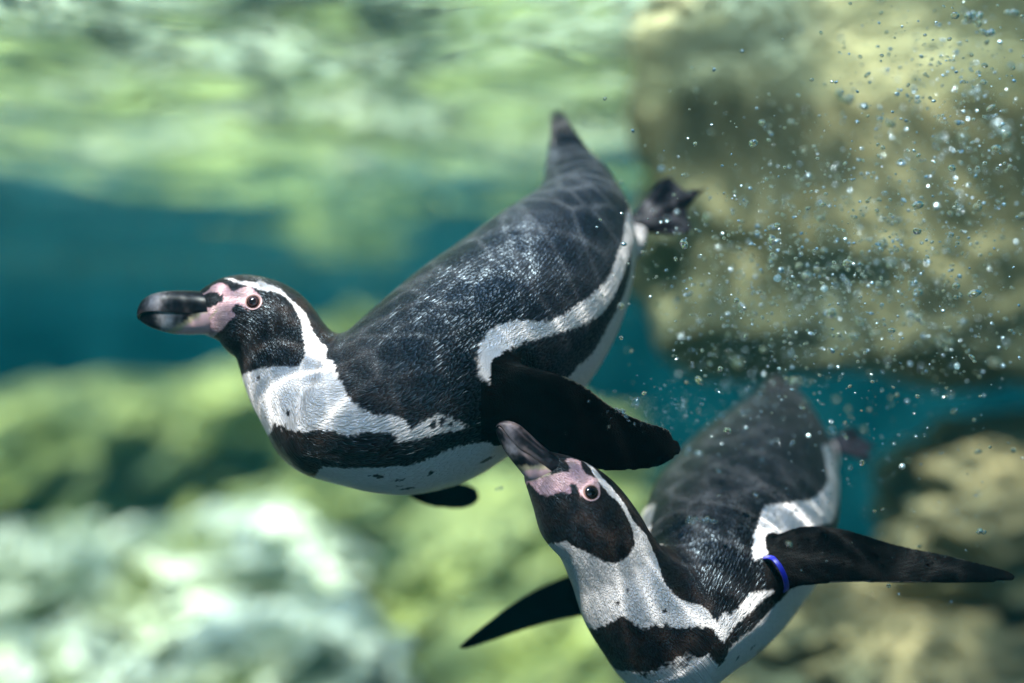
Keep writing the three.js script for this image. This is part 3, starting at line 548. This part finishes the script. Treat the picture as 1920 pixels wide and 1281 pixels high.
// ---------------------------------------------------------------- wing band
{
  const front = [[1429, 1053, 1.118], [1436, 1046, 1.104], [1450, 1048, 1.092], [1463, 1064, 1.087], [1472, 1084, 1.089], [1475, 1104, 1.098], [1468, 1109, 1.112], [1456, 1100, 1.128], [1443, 1082, 1.136], [1432, 1064, 1.132]].map((q) => at(...q));
  const curve = new THREE.CatmullRomCurve3(front, true), n = 90, m = 14, P = [], I = [], mid = front.reduce((a, q) => a.add(q), V(0, 0, 0)).multiplyScalar(1 / front.length);
  const axis = front[2].clone().sub(mid).cross(front[5].clone().sub(mid)).normalize();
  for (let i = 0; i < n; i++) {
    const p = curve.getPointAt(i / n), T = curve.getTangentAt(i / n), out = T.clone().cross(axis).normalize();
    for (let k = 0; k < m; k++) { const a = (k / m) * 2 * Math.PI, c = Math.cos(a), s = Math.sin(a), q = p.clone().addScaledVector(axis, Math.sign(c) * Math.sqrt(Math.abs(c)) * 0.0023).addScaledVector(out, Math.sign(s) * Math.sqrt(Math.abs(s)) * 0.0010); P.push(q.x, q.y, q.z); }
    for (let k = 0; k < m; k++) { const a = i * m + k, b = i * m + (k + 1) % m, a2 = ((i + 1) % n) * m + k, b2 = ((i + 1) % n) * m + (k + 1) % m; I.push(a, b, a2, b, b2, a2); }
  }
  const g = new THREE.BufferGeometry();
  g.setAttribute('position', new THREE.Float32BufferAttribute(P, 3)); g.setIndex(I); g.computeVertexNormals();
  const band = put('wing_band', g, new THREE.MeshPhysicalMaterial({ color: new THREE.Color().setRGB(0.012, 0.016, 0.42), roughness: 0.4, clearcoat: 0.3, clearcoatRoughness: 0.3 }), lowerBird);
  band.userData.label = 'glossy blue plastic band around the wing root';
}
// ---------------------------------------------------------------- bubbles
const airMat = new THREE.MeshPhysicalMaterial({ color: 0xffffff, transmission: 1, thickness: 0.01, roughness: 0.03, ior: 0.752 });
{
  const blob = (sx, sy, sz, wob, o) => { const g = new THREE.IcosahedronGeometry(1, 5); g.deleteAttribute('uv'); g.deleteAttribute('normal'); const q = mergeVertices(g, 1e-5), p = q.attributes.position; for (let i = 0; i < p.count; i++) { const f = 1 + wob * noise(p.getX(i) * 1.4 + o, p.getY(i) * 1.4, p.getZ(i) * 1.4); p.setXYZ(i, p.getX(i) * f * sx, p.getY(i) * f * sy, p.getZ(i) * f * sz); } q.computeVertexNormals(); return q; };
  const thinMat = new THREE.MeshPhysicalMaterial({ color: 0xffffff, transmission: 1, thickness: 0, roughness: 0.04, ior: 2.2 });
  const frothMat = new THREE.MeshPhysicalMaterial({ color: new THREE.Color().setRGB(0.72, 0.92, 1), transmission: 0.7, thickness: 0.01, roughness: 0.15, ior: 1.33 });
  const glintMat = new THREE.MeshPhysicalMaterial({ color: new THREE.Color().setRGB(0.85, 0.96, 1), metalness: 0.75, transmission: 0.3, thickness: 0.01, roughness: 0.16, ior: 1.33 });
  const shapes = [blob(1, 0.95, 1, 0.04, 1), blob(1.15, 0.8, 1.1, 0.1, 2), blob(1.3, 0.68, 1.1, 0.18, 3), blob(1, 0.88, 1, 0.12, 4)];
  const clouds = [[1640, 350, 190, 140, 7, 'in the dense middle of the bubble cloud'], [1500, 520, 160, 110, 9, 'above the lower penguin tail'], [1720, 600, 120, 110, 4, 'right of the lower penguin tail'], [1830, 260, 80, 170, 4, 'near the right edge of the picture'], [1390, 650, 90, 80, 3, 'between the two penguin bodies'], [1440, 810, 90, 80, 3, 'in front of the lower penguin back'], [1240, 775, 70, 30, 1.5, 'along the upper penguin wing tip'], [1760, 120, 110, 70, 1.5, 'in the top right corner'], [1690, 900, 130, 120, 1.2, 'right of the lower penguin foot']];
  const total = clouds.reduce((a, c) => a + c[4], 0), gauss = () => (rnd() + rnd() + rnd() + rnd() - 2) * 1.6, rest = [], clear = [], silver = [];
  const proto = new THREE.Mesh(shapes[0], airMat), e = new THREE.Euler();
  proto.castShadow = true;
  for (let i = 0; i < 5200; i++) {
    let k = rnd() * total, c = 0;
    while ((k -= clouds[c][4]) > 0) c++;
    const px = clouds[c][0] + clouds[c][2] * gauss(), py = clouds[c][1] + clouds[c][3] * gauss(), d = 0.99 + 0.36 * rnd() ** 1.3 + (c === 5 ? -0.05 : 0), u = rnd();
    if (px > 1935 || py < -15) continue;
    const size = 1.05 * (i < 330 ? 3.2 + 6.2 * u ** 2.6 : 0.9 + 2.9 * u * u) * MM * d;
    e.set(rnd() * 0.7, rnd() * 6, 0.5 + rnd() * 0.6 * (rnd() < 0.5 ? -1 : 1));
    if (i < 330) {
      const b = proto.clone();
      if (c === 5 || c === 6) b.material = thinMat; else { const q = rnd(); if (q < 0.06) b.material = frothMat; else if (q < 0.36) { b.material = glintMat; b.scale.setScalar(0.75); } }
      b.geometry = shapes[Math.floor(rnd() * 4)];
      b.name = numbered('air_bubble'); b.position.copy(at(px, py, d)); b.rotation.copy(e); b.scale.multiplyScalar(size);
      tag(b, 'small clear air bubble ' + clouds[c][5], 'bubble', 'air bubbles ' + clouds[c][5]);
      scene.add(b);
    } else if (c !== 5 || i % 4 === 0) (c === 0 || c === 1 || c === 3 || c === 7 || c === 2 ? (i % 3 ? rest : silver) : clear).push(new THREE.Matrix4().compose(at(px, py, d), new THREE.Quaternion().setFromEuler(e), V(size, size, size)));
  }
  for (const [list, m, label] of [[rest, airMat, 'fine specks of air drifting among the larger bubbles'], [silver, glintMat, 'fine silvery specks of air glinting in the sun'], [clear, thinMat, 'faint clear specks of air around the two penguins']]) {
    const fine = new THREE.InstancedMesh(shapes[1], m, list.length);
    list.forEach((q, i) => fine.setMatrixAt(i, q));
    fine.name = numbered('fine_bubbles'); tag(fine, label, 'bubbles', null, 'stuff');
    scene.add(fine);
  }
  // irregular pockets of air, several bubbles run together
  for (const [px, py, d, r, label] of [[1820, 30, 1.0, 15, 'ragged silver air pocket in the top right corner'], [1898, 26, 1.0, 10, 'round silver air pocket at the top of the right edge'], [1850, 62, 1.02, 11, 'dark streaked air pocket below the ragged top right one'], [1585, 180, 1.2, 12, 'clump of small bubbles left of centre in the cloud'], [1300, 850, 1.0, 13, 'bright clump of bubbles on the lower penguin back'], [1500, 720, 1.2, 14, 'bright bubble clump touching the lower penguin tail tip'], [1160, 773, 1.05, 9, 'twin bubbles on the upper penguin wing edge'], [1845, 998, 1.1, 9, 'little bubble cluster above the lower penguin right wing'], [1297, 975, 1.07, 10, 'flat bubble on the lower penguin back near its neck'], [1330, 978, 1.07, 11, 'rounded reddish bubble on the lower penguin shoulder'], [937, 916, 1.0, 6, 'tiny bubble below the tip of the pale beak']]) {
    const n = 6, gs = [];
    for (let k = 0; k < n; k++) gs.push(shapes[k % 4].clone().scale(0.55, 0.5, 0.55).rotateZ(k * 1.3).translate((rnd() - 0.5) * 2.2, (rnd() - 0.5) * 0.9, (rnd() - 0.5) * 1.2));
    const m = tag(put('air_pocket', mergeGeometries(gs), px < 1500 && py > 800 ? thinMat : airMat), label, 'bubble');
    m.position.copy(at(px, py, d)); m.scale.setScalar(r * MM * d); m.rotation.z = -0.4 + rnd() * 0.4;
  }
}
camera.far = 60;
renderer.render(scene, camera);
